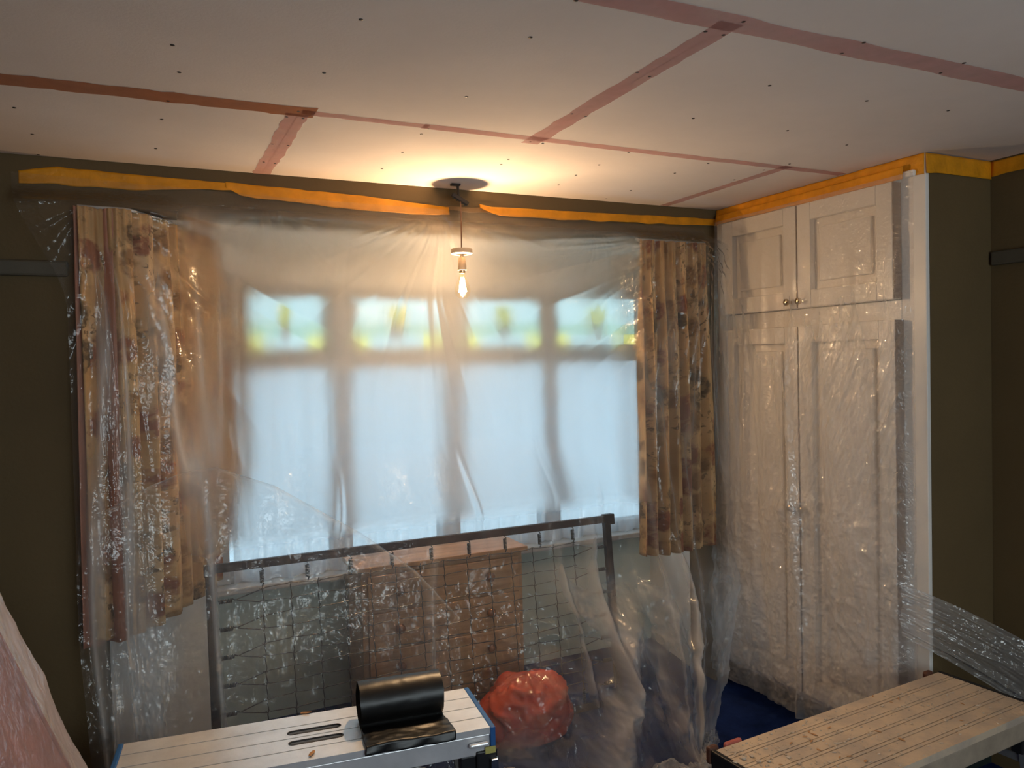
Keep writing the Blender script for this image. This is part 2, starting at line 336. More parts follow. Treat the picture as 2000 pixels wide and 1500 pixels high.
# ------------------------------------------------------------------ bay window
win = empty('window_1', (0, 0, 0), **struct)
WX0, WX1 = .30, 2.78; edges = [WX0, .885, 1.465, 2.075, WX1]
WT, TR = 2.13, 1.715
def wbox(n, lo, hi, par=win, bev=.004): return box(n, lo, hi, M['window_white'], par, bev)
wbox('sill_rail', (WX0, WINY, SILL), (WX1, WINY+.09, SILL+.06)); wbox('head_rail', (WX0, WINY, WT-.05), (WX1, WINY+.09, WT)); wbox('transom', (WX0, WINY-.01, TR-.035), (WX1, WINY+.09, TR+.035))
for x in edges: wbox('mullion', (x-.05, WINY-.015, SILL), (x+.05, WINY+.095, WT))
for i in range(4):
    a, b = edges[i]+.05, edges[i+1]-.05
    box('pane', (a, WINY+.04, SILL+.06), (b, WINY+.044, TR-.035), M['glass_bay'], win)
    z0, z1 = TR+.035, WT-.05; fr = link('top_light', prism_me('top_light', [(a, z0), (b, z0), (b, z1), (a, z1)], WINY+.01, WINY+.06, [[(a+.03, z0+.03), (b-.03, z0+.03), (b-.03, z1-.03), (a+.03, z1-.03)]], xf=lambda v: (v[0], v[2], v[1])), M['window_white'], win)
    a += .03; b -= .03; z0 += .03; z1 -= .03; cx = (a+b)/2; y = WINY+.035; wq = b-a; hq = z1-z0
    def pn(pts, m, dy=0): link('pane', prism_me('pane', pts, y+dy, y+dy+.003, xf=lambda v: (v[0], v[2], v[1])), M[m], fr)
    cw = .17*wq; zb = z0+.22*hq; zc = z0+.22*hq
    pn([(a, zb+.06), (b, zb+.06), (b, z1), (a, z1)], 'glass_pale'); pn([(a, zc), (b, zc), (b, zb+.06), (a, zb+.06)], 'glass_green'); pn([(a+cw, z0), (b-cw, z0), (b-cw, zc), (a+cw, zc)], 'glass_pale')
    pn([(a, z0), (a+cw, z0), (a+cw, zc), (a, zc)], 'glass_yellow'); pn([(b-cw, z0), (b, z0), (b, zc), (b-cw, zc)], 'glass_yellow')
    pn([(cx-.05, z1-.05), (cx-.03, z1-.08), (cx, z1-.03), (cx+.03, z1-.08), (cx+.05, z1-.05), (cx+.042, z1-.13), (cx, z1-.17), (cx-.042, z1-.13)], 'glass_amber', -.006)
    pn([(cx-.042, z1-.13), (cx, z1-.17), (cx+.042, z1-.13), (cx+.02, z1-.22), (cx+.012, z0+.03), (cx-.012, z0+.03), (cx-.02, z1-.22)], 'glass_red', -.006)
# net curtain on the lower lights
xs = np.linspace(.36, 2.72, 520); zs = np.linspace(TR-.03, SILL+.015, 24); X, Z = np.meshgrid(xs, zs)
ph = X*46 + 5*vnoise(X*3, Z*.4, 5); Y = WINY-.075 + .020*np.sin(ph)*(.6+.8*vnoise(X*4, Z*.5, 6)) + .006*np.sin(ph*2.3)
net = link('net_curtain', grid_me('net_curtain', np.stack([X, Y, Z], -1)), M['net_voile'])
tag(net, 'sheer white net curtain gathered across the lower bay window panes', 'curtain')

# ------------------------------------------------------------------ floral curtains
def curtain(name, path, ztop, zbot, pleats, amp, label, flare=0.0, seed=0, lining=0):
    nu, nv = 340, 90; t = np.linspace(0, 1, nu); path = np.array(path, float)
    seg = np.r_[0, np.cumsum(np.hypot(*np.diff(path, axis=0).T))]; tt = t*seg[-1]
    bx, by = np.interp(tt, seg, path[:, 0]), np.interp(tt, seg, path[:, 1])
    k = 15; ker = np.ones(k)/k; bx = np.convolve(np.pad(bx, k//2, 'edge'), ker, 'valid'); by = np.convolve(np.pad(by, k//2, 'edge'), ker, 'valid')
    dx, dy = np.gradient(bx), np.gradient(by); l = np.hypot(dx, dy); nx, ny = dy/l, -dx/l
    v = np.linspace(0, 1, nv)[:, None]; T = np.broadcast_to(t, (nv, nu))
    warp = T*pleats*2*np.pi + 2.2*vnoise(T*6, v*1.3+0*T, seed) + .8*vnoise(T*20, v*2+0*T, seed+1)
    a = amp*(.45+.75*sm(0, .35, v))*(.55+.9*vnoise(T*9, v*.6+0*T, seed+2))
    off = a*np.sin(warp) + .35*a*np.sin(warp*2+1.1) + .006*np.sin(T*pleats*5*np.pi*2)*(1-sm(.02, .16, v)) + .006*(crease(T*14, v*9+0*T, seed+4)-.5)
    sp = 1 + flare*v
    cx = bx.mean(); X = cx+(bx-cx)*sp + nx*off; Y = by + ny*off; Z = ztop + (zbot-ztop)*v + .008*np.sin(warp)*v + .012*(vnoise(T*5, 0*T, seed+7)-.5)*v
    P = np.stack([X, Y, Z], -1); uv = np.stack([T*1.15+seed, np.broadcast_to(v*1.55, T.shape)], -1)
    root = empty(name, (float(cx), float(by.mean()), zbot)); M4 = Vector((float(cx), float(by.mean()), zbot))
    o = link('cloth', grid_me('cloth', P-np.array(M4), uv=uv), M['curtain_floral'], root)
    so = o.modifiers.new('thick', 'SOLIDIFY'); so.thickness = .002
    n = 26; i0 = 0
    Pt = np.stack([X[:8], Y[:8], Z[:8]], -1).copy(); Pt[..., 0] -= nx*.0015*-1; Pt[..., 1] -= .004*np.abs(ny)
    if lining:
        e = P[:, :lining].copy(); e[..., 0] += -.012-.02*v; e[..., 1] += .012; e[..., 2] -= .02*v
        lo = link('lining', grid_me('lining', e-np.array(M4)), M['curtain_lining'], root); q = lo.modifiers.new('thick', 'SOLIDIFY'); q.thickness = .002
    bm = bmesh.new(); tube_bm(bm, [(float(bx[i])-M4.x, float(by[i])-M4.y+.018, ztop-M4.z+.004) for i in range(0, nu, 12)], .006, 6)
    link('curtain_track', fin(bm, 'curtain_track', True), M['window_white'], root)
    return tag(root, label, 'curtain', 'floral curtains at the bay')
curtain('floral_curtain', [(-.185, 3.115), (-.02, 3.125), (.10, 3.30), (.275, 3.74)], 2.272, .735, 7, .038, 'brown floral curtain under plastic at the dark end of the bay, beside the leaning mattress', 0.0, 1, 60)
curtain('floral_curtain', [(2.17, 3.095), (2.60, 3.105)], 2.262, .735, 6.5, .044, 'tan floral curtain under plastic hanging between the bay window and the white wardrobe', .10, 5)

# ------------------------------------------------------------------ built-in wardrobe
wd = empty('fitted_wardrobe', (WX+.2, 2.58, 0), label='tall white fitted wardrobe with four panelled doors, draped in clear plastic', cat='wardrobe')
WO = Vector((WX+.2, 2.58, 0))
def wpart(n, lo, hi, mat, par=wd, bev=.003):
    off = WO if par is wd else Vector((0, 0, 0)); return box(n, [a-b for a, b in zip(lo, WO)], [a-b for a, b in zip(hi, WO)], mat, par, bev)
Y0, Y1 = 1.985, 3.165
wpart('plinth', (WX+.045, Y0+.01, 0), (RW-.002, Y1, .115), M['plinth_dark'])
wpart('side_panel', (WX+.021, Y0, .115), (RW-.002, Y0+.02, H-.003), M['wall_paint'], bev=.001)
wpart('face_stile', (WX, Y0, .115), (WX+.02, 2.092, H-.003), M['white_gloss']); wpart('face_stile', (WX, 3.075, .115), (WX+.02, Y1, H-.003), M['white_gloss'])
wpart('face_rail', (WX, 2.092, 2.36), (WX+.02, 3.075, H-.003), M['white_gloss']); wpart('face_rail', (WX, 2.092, 1.82), (WX+.02, 3.075, 1.90), M['white_gloss']); wpart('face_rail', (WX, 2.092, .115), (WX+.02, 3.075, .16), M['white_gloss'])
wpart('carcass_back', (RW-.03, Y0+.02, .115), (RW-.003, Y1, H-.003), M['plinth_dark'], bev=0)
wpart('crown_moulding', (WX-.022, 2.02, 2.366), (WX, Y1-.02, 2.392), M['white_gloss'], bev=.008)
def door(y0, y1, z0, z1, ky, kz):
    d = wpart('door', (WX-.020, y0, z0), (WX-.001, y1, z1), M['white_gloss'], bev=.002)
    st = .075
    for lo, hi in [((y0, z0), (y0+st, z1)), ((y1-st, z0), (y1, z1)), ((y0+st, z0), (y1-st, z0+st)), ((y0+st, z1-st), (y1-st, z1))]:
        wpart('door_frame', (WX-.050, lo[0]+.0004, lo[1]), (WX-.020, hi[0]-.0004, hi[1]), M['white_gloss'], d, .003)
    wpart('raised_panel', (WX-.036, y0+st+.035, z0+st+.035), (WX-.020, y1-st-.035, z1-st-.035), M['white_gloss'], d, .005)
    wpart('door_edge_shade', (WX-.049, y0-.0025, z0+.001), (WX-.002, y0-.0002, z1-.002), M['door_edge_shade'], d, 0)  # thin brown strip: shade on the edge turned from window and bulb, as colour
    me = lathe_me('knob', [(.0001, 0), (.007, 0), (.006, .012), (.012, .018), (.0155, .026), (.014, .034), (.008, .038), (.0001, .039)], 20); me.materials.append(M['brass'])
    k = link('knob', me, None, d); k.location = Vector((WX-.050, ky, kz))-WO; k.rotation_euler = (0, -math.pi/2, 0)
door(2.092, 2.578, 1.902, 2.358, 2.548, 1.93); door(2.586, 3.072, 1.902, 2.358, 2.618, 1.93)
door(2.085, 2.578, .16, 1.822, 2.548, 1.0); door(2.586, 3.072, .16, 1.822, 2.618, 1.0)

# ------------------------------------------------------------------ orange masking tape
def tape_band(name, pts_top, pts_bot, off, mat, label, axis, seed, n=120, curl=.006):
    """pts: [(a,z)] along the wall coordinate; axis 'y' -> wall facing -Y at off, 'x' -> facing -X at off"""
    a0, a1 = pts_top[0][0], pts_top[-1][0]; a = np.linspace(a0, a1, n)
    zt = np.interp(a, *zip(*pts_top)) if a1 > a0 else np.interp(-a, [-p[0] for p in pts_top], [p[1] for p in pts_top])
    zb = np.interp(a, *zip(*pts_bot)) if a1 > a0 else np.interp(-a, [-p[0] for p in pts_bot], [p[1] for p in pts_bot])
    zt = zt + .003*(vnoise(a*18, 0*a, seed)-.5); zb = zb + .008*(vnoise(a*14, 0*a, seed+1)-.5)
    v = np.linspace(0, 1, 9)[:, None]; Z = zt*(1-v)+zb*v; A = np.broadcast_to(a, Z.shape)
    D = .0025 + curl*v*(crease(A*9, Z*25, seed+2)) + .004*crease(A*30, Z*30, seed+4)*v
    P = np.stack([A, off-D, Z] if axis == 'y' else [off-D, A, Z], -1)
    o = link(name, grid_me(name, P), M[mat]); q = o.modifiers.new('thick', 'SOLIDIFY'); q.thickness = .0006
    return tag(o, label, 'tape', 'orange masking tape strips')
def bt(pxs, dy=0): return [(on(1, BW, px, py).x, on(1, BW, px, py).z) for px, py in pxs]
tape_band('masking_tape', bt([(36, 333), (110, 326), (200, 335), (452, 358)]), bt([(36, 357), (110, 360), (250, 372), (330, 371), (452, 372)]), BW, 'tape_orange', 'orange masking tape with a curled loose end above the brown floral curtain', 'y', 1)
tape_band('masking_tape', bt([(440, 356), (520, 364), (700, 382), (876, 405)]), bt([(440, 366), (470, 384), (700, 411), (800, 419), (876, 421)]), BW, 'tape_orange', 'orange masking tape stuck over the bay beside the hanging bulb, puckered at one end', 'y', 5, curl=.01)
tape_band('masking_tape', bt([(936, 398), (960, 404), (1100, 412), (1398, 428)]), bt([(936, 406), (975, 423), (1180, 434), (1398, 442)]), BW, 'tape_orange', 'orange masking tape from beside the bulb cord across to the wardrobe corner', 'y', 9, curl=.01)
tape_band('masking_tape', bt([(872, 402), (1000, 410)]), bt([(872, 412), (1000, 420)]), BW+.001, 'tape_brown', 'short brown tape strip behind the bulb cord on the olive beam', 'y', 13, curl=.001)
tape_band('masking_tape', [(3.165, 2.447), (1.986, 2.447)], [(3.165, 2.392), (2.5, 2.385), (1.986, 2.368)], WX-.001, 'tape_orange', 'bright orange masking tape along the top of the white wardrobe front', 'x', 17, curl=.002)
tape_band('masking_tape', [(3.14, 2.412), (2.06, 2.412)], [(3.14, 2.366), (2.06, 2.362)], WX-.024, 'tape_orange', 'second lower orange tape strip holding the plastic on the wardrobe doors', 'x', 21, curl=.004)
tape_band('masking_tape', [(WX-.001, 2.447), (RW-.004, 2.447)], [(WX-.001, 2.37), (RW-.004, 2.375)], Y0-.0005, 'tape_orange', 'shaded orange masking tape around the wardrobe side at the ceiling', 'y', 25, curl=.002)
tape_band('masking_tape', [(1.98, 2.445), (.2, 2.445)], [(1.98, 2.385), (.2, 2.385)], RW-.001, 'tape_orange', 'dim orange masking tape along the dark wall at the ceiling', 'x', 29, curl=.002)

# ------------------------------------------------------------------ pendant bulb
pc = on(2, H, 893, 360); LX, LY = pc.x, min(pc.y, 3.075)
pd = empty('pendant_bulb', (LX, LY, H), label='lit clear filament bulb hanging on a brown cord from a hole in the ceiling', cat='pendant light')
box('ceiling_bracket', (-.030, -.012, -.008), (.010, .012, 0), M['black_fitting'], pd, .002)
tube('stem', [(0, 0, -.006), (.001, 0, -.03), (.002, -.002, -.058)], .006, M['black_fitting'], pd)
o = box('terminal_block', (-.040, -.009, -.008), (.040, .009, .008), M['black_fitting'], pd, .002); o.location = (.008, -.004, -.064); o.rotation_euler = (0, math.radians(27), 0)
for k in (-.03, -.012, .012, .03): tb = link('terminal_screw', lathe_me('terminal_screw', [(.0001, .0), (.0042, 0), (.0042, .006), (.0001, .006)], 10), M['black_fitting'], o); tb.location = (k, 0, -.013)
ZC = -.285
tube('flex', [(.010, -.004, -.07), (.011, -.003, -.14), (.011, -.002, -.22), (.011, 0, ZC+.01)], .0032, M['flex_brown'], pd)
def at_l(me, mat, z, name, par=pd): o = link(name, me, mat, par); o.location = (.011, 0, z); return o
at_l(lathe_me('rose_cup', [(.006, .012), (.043, .012), (.0455, .008), (.0455, -.008), (.041, -.011), (.012, -.013), (.0001, -.013)], 36), M['holder_cream'], ZC, 'rose_cup')
at_l(lathe_me('lamp_holder', [(.0001, 0), (.007, 0), (.007, -.012), (.0145, -.014), (.0175, -.045), (.0185, -.066), (.0165, -.067), (.0001, -.067)], 28), M['holder_cream'], ZC-.012, 'lamp_holder')
at_l(lathe_me('bulb_cap', [(.0001, 0), (.0135, 0), (.0135, -.012), (.012, -.014), (.0001, -.014)], 24), M['brass'], ZC-.078, 'bulb_cap')
ZB = ZC-.090
bl = at_l(lathe_me('bulb', [(.012, 0), (.0125, -.008), (.017, -.022), (.026, -.042), (.0325, -.064), (.0335, -.078), (.029, -.095), (.018, -.106), (.0001, -.110)], 32, True), M['bulb_glass'], ZB, 'bulb')
bm = bmesh.new(); pts = []
for k in range(9):
    a = 2*math.pi*k/9; r1, r2 = .006, .015
    pts += [(r1*math.cos(a), r1*math.sin(a), -.022), (r2*math.cos(a+.35), r2*math.sin(a+.35), -.080)]
tube_bm(bm, pts, .0032, 5); link('filament', fin(bm, 'filament', True), M['filament_glow'], bl)
tube('glass_stem', [(0, 0, 0), (0, 0, -.018), (0, 0, -.03)], [.005, .004, .002], M['bulb_glass'], bl)
lamp = bpy.data.lights.new('bulb_light', 'POINT'); lamp.energy = BULB_W; lamp.color = (1, .66, .37); lamp.shadow_soft_size = .014
lo = bpy.data.objects.new('bulb_light', lamp); COL.objects.link(lo); lo.parent = bl; lo.location = (0, 0, -.055)

# ------------------------------------------------------------------ chest of drawers behind the bed base
ch = empty('chest_of_drawers', (1.26, 3.57, 0), label='pine chest of four drawers with round knobs behind the wire bed base', cat='chest')
def cb(n, lo, hi, par=ch, m='pine', bev=.004): return box(n, lo, hi, M[m], par, bev)
cb('carcass', (-.40, -.17, .05), (.40, .08, .765)); cb('top', (-.425, -.19, .765), (.425, .09, .79)); cb('plinth', (-.39, -.165, 0), (.39, .07, .05))
for k in range(4):
    z0 = .07+k*.172; d = cb('drawer', (-.375, -.186, z0), (.375, -.168, z0+.16))
    for sx in (-.235, .215):
        kb = link('knob', lathe_me('knob', [(.0001, 0), (.012, 0), (.010, .01), (.021, .018), (.022, .026), (.014, .033), (.0001, .035)], 18, True), M['pine_knob'], d); kb.location = (sx, -.186, z0+.083); kb.rotation_euler = (math.pi/2, 0, 0)

# ------------------------------------------------------------------ sprung bed base on its side
BL, BH = 1.895, .915
bed = empty('bed_base', (.207+BL/2, 3.205, 0), label='old iron bed base with springs and wire mesh standing on its side under plastic', cat='bed frame')
bed.rotation_euler = (-math.atan2(.095, BH), 0, 0)
hx = BL/2
def angle_bar(n, lo, hi): return box(n, lo, hi, M['iron_brown'], bed, .002)
tb_ = angle_bar('frame_rail', (-hx, -.016, BH-.034), (hx, -.012, BH)); angle_bar('frame_rail', (-hx, -.016, 0), (hx, -.012, .034))
box('flange', (-hx, -.012, BH-.004), (hx, .020, BH), M['iron_brown'], tb_, .001)
angle_bar('frame_post', (-hx, -.015, .02), (-hx+.034, .014, BH-.036)); angle_bar('frame_post', (hx-.034, -.015, .02), (hx, .014, BH-.036))
angle_bar('corner_plate', (hx-.03, -.02, BH-.045), (hx+.022, .022, BH+.006)); angle_bar('corner_plate', (-hx-.005, -.02, BH-.045), (-hx+.03, .022, BH+.002))
def coil_me(L, name='spring'):
    bm = bmesh.new(); t = int(L/.006); n = t*8
    p = [(.0075*math.cos(2*math.pi*i/8), .0075*math.sin(2*math.pi*i/8), -.012-L*i/n) for i in range(n+1)]
    tube_bm(bm, [(0, 0, 0), (.004, 0, -.006)] + p + [(.003, 0, -L-.018), (0, 0, -L-.026)], .0026, 4); me = fin(bm, name, True); me.materials.append(M['spring_steel']); return me
c_s = coil_me(.05)
RS, RT = .0555, BH-.115; NR = 13; rowz = [RT-.0-k*RS for k in range(NR)]
cols = [-hx+.215+k*(BL-.43)/13 for k in range(14)]; z_lo = rowz[-1]
for k in range(9):
    x = -hx+.215+k*(BL-.43)/8
    for z, rx in ((BH-.036, 0), (.036, math.pi)):
        o = link('spring', c_s, None, bed); o.location = (x, 0, z); o.rotation_euler = (rx, 0, 0)
def wire(pts, r=.0019): tube('wire', pts, r, M['wire_steel'], bed, 5)
for i, z in enumerate(rowz):
    pts = []
    for k, x in enumerate(cols):
        s_ = .006 if (k+i) % 2 else -.006
        pts += [(x-.012, 0, z+s_*.3), (x-.004, .002, z+s_), (x+.004, -.002, z+s_), (x+.012, 0, z+s_*.3)]
    wire(pts)
for k, x in enumerate(cols):
    pts = [(x, 0, BH-.112)]
    for i, z in enumerate(rowz): pts += [(x+.003, .001, z+.008), (x-.002, -.001, z-.008)]
    pts.append((x, 0, .112)); wire(pts, .0022)
for k in range(7):
    z = rowz[0]-.035-k*.1105
    for sx in (-1, 1):
        xe = sx*(hx-.034); o = link('spring', c_s, None, bed); o.location = (xe, 0, z); o.rotation_euler = (0, sx*math.pi/2, 0)
        xa = xe-sx*.078; xc = cols[0] if sx < 0 else cols[-1]
        for dz in (.030, -.024): wire([(xa, 0, z), (xa-sx*.01, 0, z+dz*.15), (xc, 0, z+dz)], .0024)

# ------------------------------------------------------------------ red sack
th, phi = np.meshgrid(np.linspace(0, 2*np.pi, 73), np.linspace(0, np.pi, 40)); SKC = (1.50, 3.05, .0)
rr = 1 + .45*(crease(np.cos(th)*2+3, np.sin(th)*2+phi*1.6, 3)-.6) + .05*np.sin(th*3+phi*4)
sx_ = .215*np.sin(phi)**.6*np.cos(th)*rr; sy_ = .13*np.sin(phi)**.75*np.sin(th)*rr; sz_ = .15+.15*np.cos(phi)*np.where(phi < np.pi/2, rr, 1)
sz_ = np.maximum(sz_, .003)
rr0 = rr[:, :1]; sx_[:, -1] = sx_[:, 0]; sy_[:, -1] = sy_[:, 0]; sz_[:, -1] = sz_[:, 0]
sk = link('red_sack', grid_me('red_sack', np.stack([sx_, sy_, sz_], -1)), M['sack_red']); sk.location = SKC
tag(sk, 'bulging orange-red sack under crumpled plastic in front of the bed base', 'sack')

# ------------------------------------------------------------------ plastic sheets
def sheet(name, P, mat, label, haze=0.0, milk=0.0, group='clear plastic dust sheets'):
    o = link(name, grid_me(name, P, {'haze': haze, 'milk': milk}), M[mat]); return tag(o, label, 'plastic sheet', group)
nu, nv = 560, 480; vh = .84
U = np.linspace(-.375, 2.615, nu)[None, :]; V = np.linspace(0, 1, nv)[:, None]
X0 = np.broadcast_to(U, (nv, nu)).copy(); VV = np.broadcast_to(V, (nv, nu)); Z = 2.375*(1-np.clip(VV/vh, 0, 1))+.010
ztop = np.interp(X0[0], [-.375, .5, 2.665], [2.385, 2.36, 2.345]); Z = Z*(ztop[None, :]/2.385)
low = np.clip((.78-Z)/.78, 0, 1); Wf = np.clip((VV-vh)/(1-vh), 0, 1)
Yb = 3.150 - .098*sm(.30, .06, X0)*sm(2.36, 2.25, Z) - .150*sm(2.02, 2.18, X0)*sm(2.34, 2.22, Z) - .022*sm(2.3, 1.6, Z)*sm(1.2, 1.0, Z) + .20*sm(.22, .6, X0)*sm(2.08, 1.75, X0)*sm(2.30, 1.95, Z)*sm(1.02, 1.35, Z)
A = np.interp(X0, [-.4, .9, 1.25, 1.65, 2.0, 2.3, 2.67], [.04, .06, .16, .46, .50, .36, .22])
Y = Yb - A*low**1.15
q = 1-((X0-SKC[0])/.27)**2-((Z-.16)/.23)**2
Y = np.where(q > 0, np.minimum(Y, SKC[1]-.02-.175*np.sqrt(np.clip(q, 0, 1))), Y)
Lf = np.interp(X0, [-.4, 1.0, 1.3, 1.6, 2.1, 2.67], [.03, .05, .14, .24, .22, .06]); Y = Y - Lf*Wf
X = X0 - .46*low**1.4*sm(1.75, 2.66, X0) + .16*sm(.05, -.375, X0)*sm(2.36, 1.9, Z) + .05*low*sm(.3, -.37, X0)
D = np.zeros_like(X); milk = np.zeros_like(X)
for (px_, pz_, am, kk, rr_, sd) in [(-.115, 2.285, .055, 9, .42, 1), (1.17, 2.35, .05, 11, .40, 2), (2.52, 2.30, .05, 11, .38, 3), (.46, 2.33, .03, 9, .16, 4), (1.95, 2.33, .025, 9, .2, 5), (2.30, 2.27, .035, 10, .3, 6)]:
    dx = X0-px_; dz = pz_-Z; r = np.hypot(dx, dz); t = np.arctan2(dx, dz+1e-6)
    D += (.30 if .3 < px_ < 2.2 else 1)*am*(r/rr_)*np.exp(1-r/rr_*1.6)*np.abs(2*vnoise(t*kk, 0*t+r*.7, 20+sd)-1)*sm(-.02, .03, dz)
side = np.maximum(sm(.42, .2, X0), sm(2.0, 2.2, X0))
D += (.006+.030*sm(1.55, .7, Z)+.018*side)*(1-np.abs(2*vnoise(X0*7+.5*vnoise(X0*2, Z*1.2, 8), Z*.55, 31)-1))*sm(2.33, 2.1, Z)
D += (.002+.010*side)*crease(X0*16, Z*2.4, 41)*sm(2.36, 2.2, Z)
D += .075*low**.8*(.35+sm(1.1, 1.7, X0))*crease(X0*4.5, Z*4+Wf*2, 51) + .026*sm(.95, .5, Z)*crease(X0*13, Z*11+Wf*6, 61) + .007*sm(.95, .5, Z)*crease(X0*40, Z*36+Wf*18, 63, 2)
for c0, c1, wd_, am, zt_, zb_ in [(1.86, 1.80, .030, .075, .95, .25), (2.24, 2.30, .022, .06, .85, .10), (1.70, 1.66, .02, .05, .88, .3), (.74, .68, .014, .03, 1.22, .85), (1.30, 1.34, .010, .022, 1.28, .9), (1.10, 1.02, .03, .05, .9, .3), (1.95, 1.9, .012, .02, 1.1, .8)]:
    cc = c0+(c1-c0)*np.clip((zt_-Z)/(zt_-zb_), 0, 1)+.008*np.sin(Z*11+c0*9); gq = np.exp(-((X0-cc)/wd_)**2)*sm(zt_+.08, zt_-.15, Z)*sm(zb_-.12, zb_+.1, Z); D += am*gq; milk += 4*am*gq
bd = np.exp(-((X0-(2.02-.62*(.62-Z)))/.085)**2)*sm(.68, .5, Z)*(1-.5*Wf); D += .09*bd; milk = milk + .75*bd*crease(X0*7, Z*7+Wf*3, 95)**2
Y = Y - D; fl = sm(0, .25, Wf)
Z = Z + fl*(.11*crease(X0*5, Wf*2.2, 71)*sm(1.2, 1.7, X0)*(1-.6*Wf) + .03*crease(X0*14, Wf*6, 81))
Z = np.maximum(Z, .006)
haze = sm(.10, .24, X0)*sm(2.16, 2.05, X0)*sm(.98, 1.07, Z)*sm(2.33, 2.24, Z)*(1-.22*sm(1.7, 2.0, X0))
milk = milk + low**.5*((.10+sm(1.28, 1.75, X0))*(.07+.75*crease(X0*4.2+Z*2, Z*3.5+Wf*2, 91, 3)**3) + .42*np.exp(-((X0-1.36)/.10)**2-((Z-.10)/.12)**2)) + .22*haze + (.95*sm(.42, .2, X0)+.28*sm(2.0, 2.2, X0))*sm(2.2, 1.7, Z)*(1-np.abs(2*vnoise(X0*10+.5*vnoise(X0*2, Z*1.2, 8)+.25*Z, Z*.45, 31)-1))**7
sheet('plastic_sheet', np.stack([X, Y, Z], -1), 'plastic_bay', 'large clear plastic sheet taped over the whole bay window and draped to the floor', haze, milk)
# lower sheet overlapping in front on the side of the brown curtain
nu, nv = 260, 260; U = np.linspace(-.12, 1.18, nu)[None, :]; V = np.linspace(0, 1, nv)[:, None]; X0 = np.broadcast_to(U, (nv, nu)).copy()
zt_ = np.interp(X0, [-.12, .02, .12, .24, .45, .78, 1.0, 1.18], [1.22, 1.29, 1.325, 1.33, 1.24, 1.02, .84, .62]); Z = zt_*(1-V)+.012*V
low = np.clip((.8-Z)/.8, 0, 1)
Y = 3.095 - .075*sm(.32, .05, X0) - .05*low - .045*crease(X0*5, Z*1.1, 6) - .035*low*crease(X0*7, Z*6, 12) - .012*crease(X0*15, Z*9, 14)*sm(1.3, .9, Z) - .012*np.exp(-((zt_-Z)/.02)**2)
milk = .22*np.exp(-((zt_-Z)/.012)**2) + .10*crease(X0*4, Z*4, 16)**4
sheet('plastic_sheet', np.stack([X0+.03*low*sm(.3, -.1, X0), Y, Z], -1), 'plastic_clear', 'second lower plastic sheet with a curved top edge hanging before the brown curtain', 0, milk)
# wardrobe sheet
nu, nv = 360, 460; U = np.linspace(0, 1, nu)[None, :]; V = np.linspace(0, 1, nv)[:, None]
Yw = 3.105-U*(3.105-1.992) + 0*V; Zw = 2.372*(1-V)+.105*V + 0*U
gap = sm(2.3, 2.0, Zw)
D = .006 + .012*gap*(1-np.abs(2*vnoise(Yw*11+.6*vnoise(Yw*3, Zw, 3), Zw*.5, 5)-1)) + .03*sm(1.3, .3, Zw)*(1-np.abs(2*vnoise(Yw*6, Zw*.9, 7)-1))
dd = Yw-(2.10+.55*(1.95-Zw)); D += .020*sm(2.3, 1.5, Zw)*sm(.8, 1.4, Zw)*crease((Yw+.5*(Zw-1.5))*14, (Zw*.6)*2, 9)*sm(2.75, 2.45, Yw)
D += .030*sm(1.25, .9, Zw)*crease(Yw*9, Zw*9, 11) + .009*crease(Yw*22, Zw*9, 13)*sm(2.3, 1.2, Zw) + .003*crease(Yw*14, Zw*9, 13)*gap + .006*sm(1.2, .8, Zw)*crease(Yw*38, Zw*44, 17, 2) + .026*sm(2.35, 1.1, Zw)*np.abs(2*vnoise((Yw-.12*Zw)*7, Zw*.35, 19)-1)
D += .03*np.exp(-((Yw-(2.60-.10*np.clip(1.6-Zw, 0, 1)))/.02)**2)*sm(1.9, 1.6, Zw)
D += .05*np.exp(-((Yw-2.60)/.05)**2-((Zw-1.0)/.08)**2)
milk = .16*sm(1.4, .8, Zw)*crease(Yw*5, Zw*5, 15)**2 + .30*sm(2.35, 1.2, Zw)*crease((Yw-.12*Zw)*8, Zw*.5, 21)**5 - .07*sm(1.3, 2.2, Zw) + .25*np.exp(-((Yw-2.59)/.05)**2-((Zw-.98)/.09)**2)
PW = np.stack([WX-.056-D*sm(1.99, 2.06, Yw)-.004, Yw, Zw], -1)
ws = sheet('plastic_sheet', PW, 'plastic_wardrobe', 'clear plastic sheet hanging wrinkled over the white wardrobe doors', 0, milk)
# pulled tail of that sheet round the wardrobe corner
nu, nv = 120, 60; u = np.linspace(0, 1, nu)[None, :]; v = np.linspace(-1, 1, nv)[:, None]
cx = 2.58+.47*u+0*v; cy = 2.02-.36*u+.0*v; cz = .72-.26*u-.08*u*u + v*(.10+.05*u)*(1-.1*u)
Dn = .03*crease(v*2.5+0*u, u*1.5+0*v, 4)+.012*crease(v*6+0*u, u*4+0*v, 6)
tl = link('loose_tail', grid_me('loose_tail', np.stack([cx-Dn*.6, cy-Dn, cz], -1), {'haze': 0.0, 'milk': .06*np.ones((nv, nu))}), M['plastic_wardrobe'], ws)

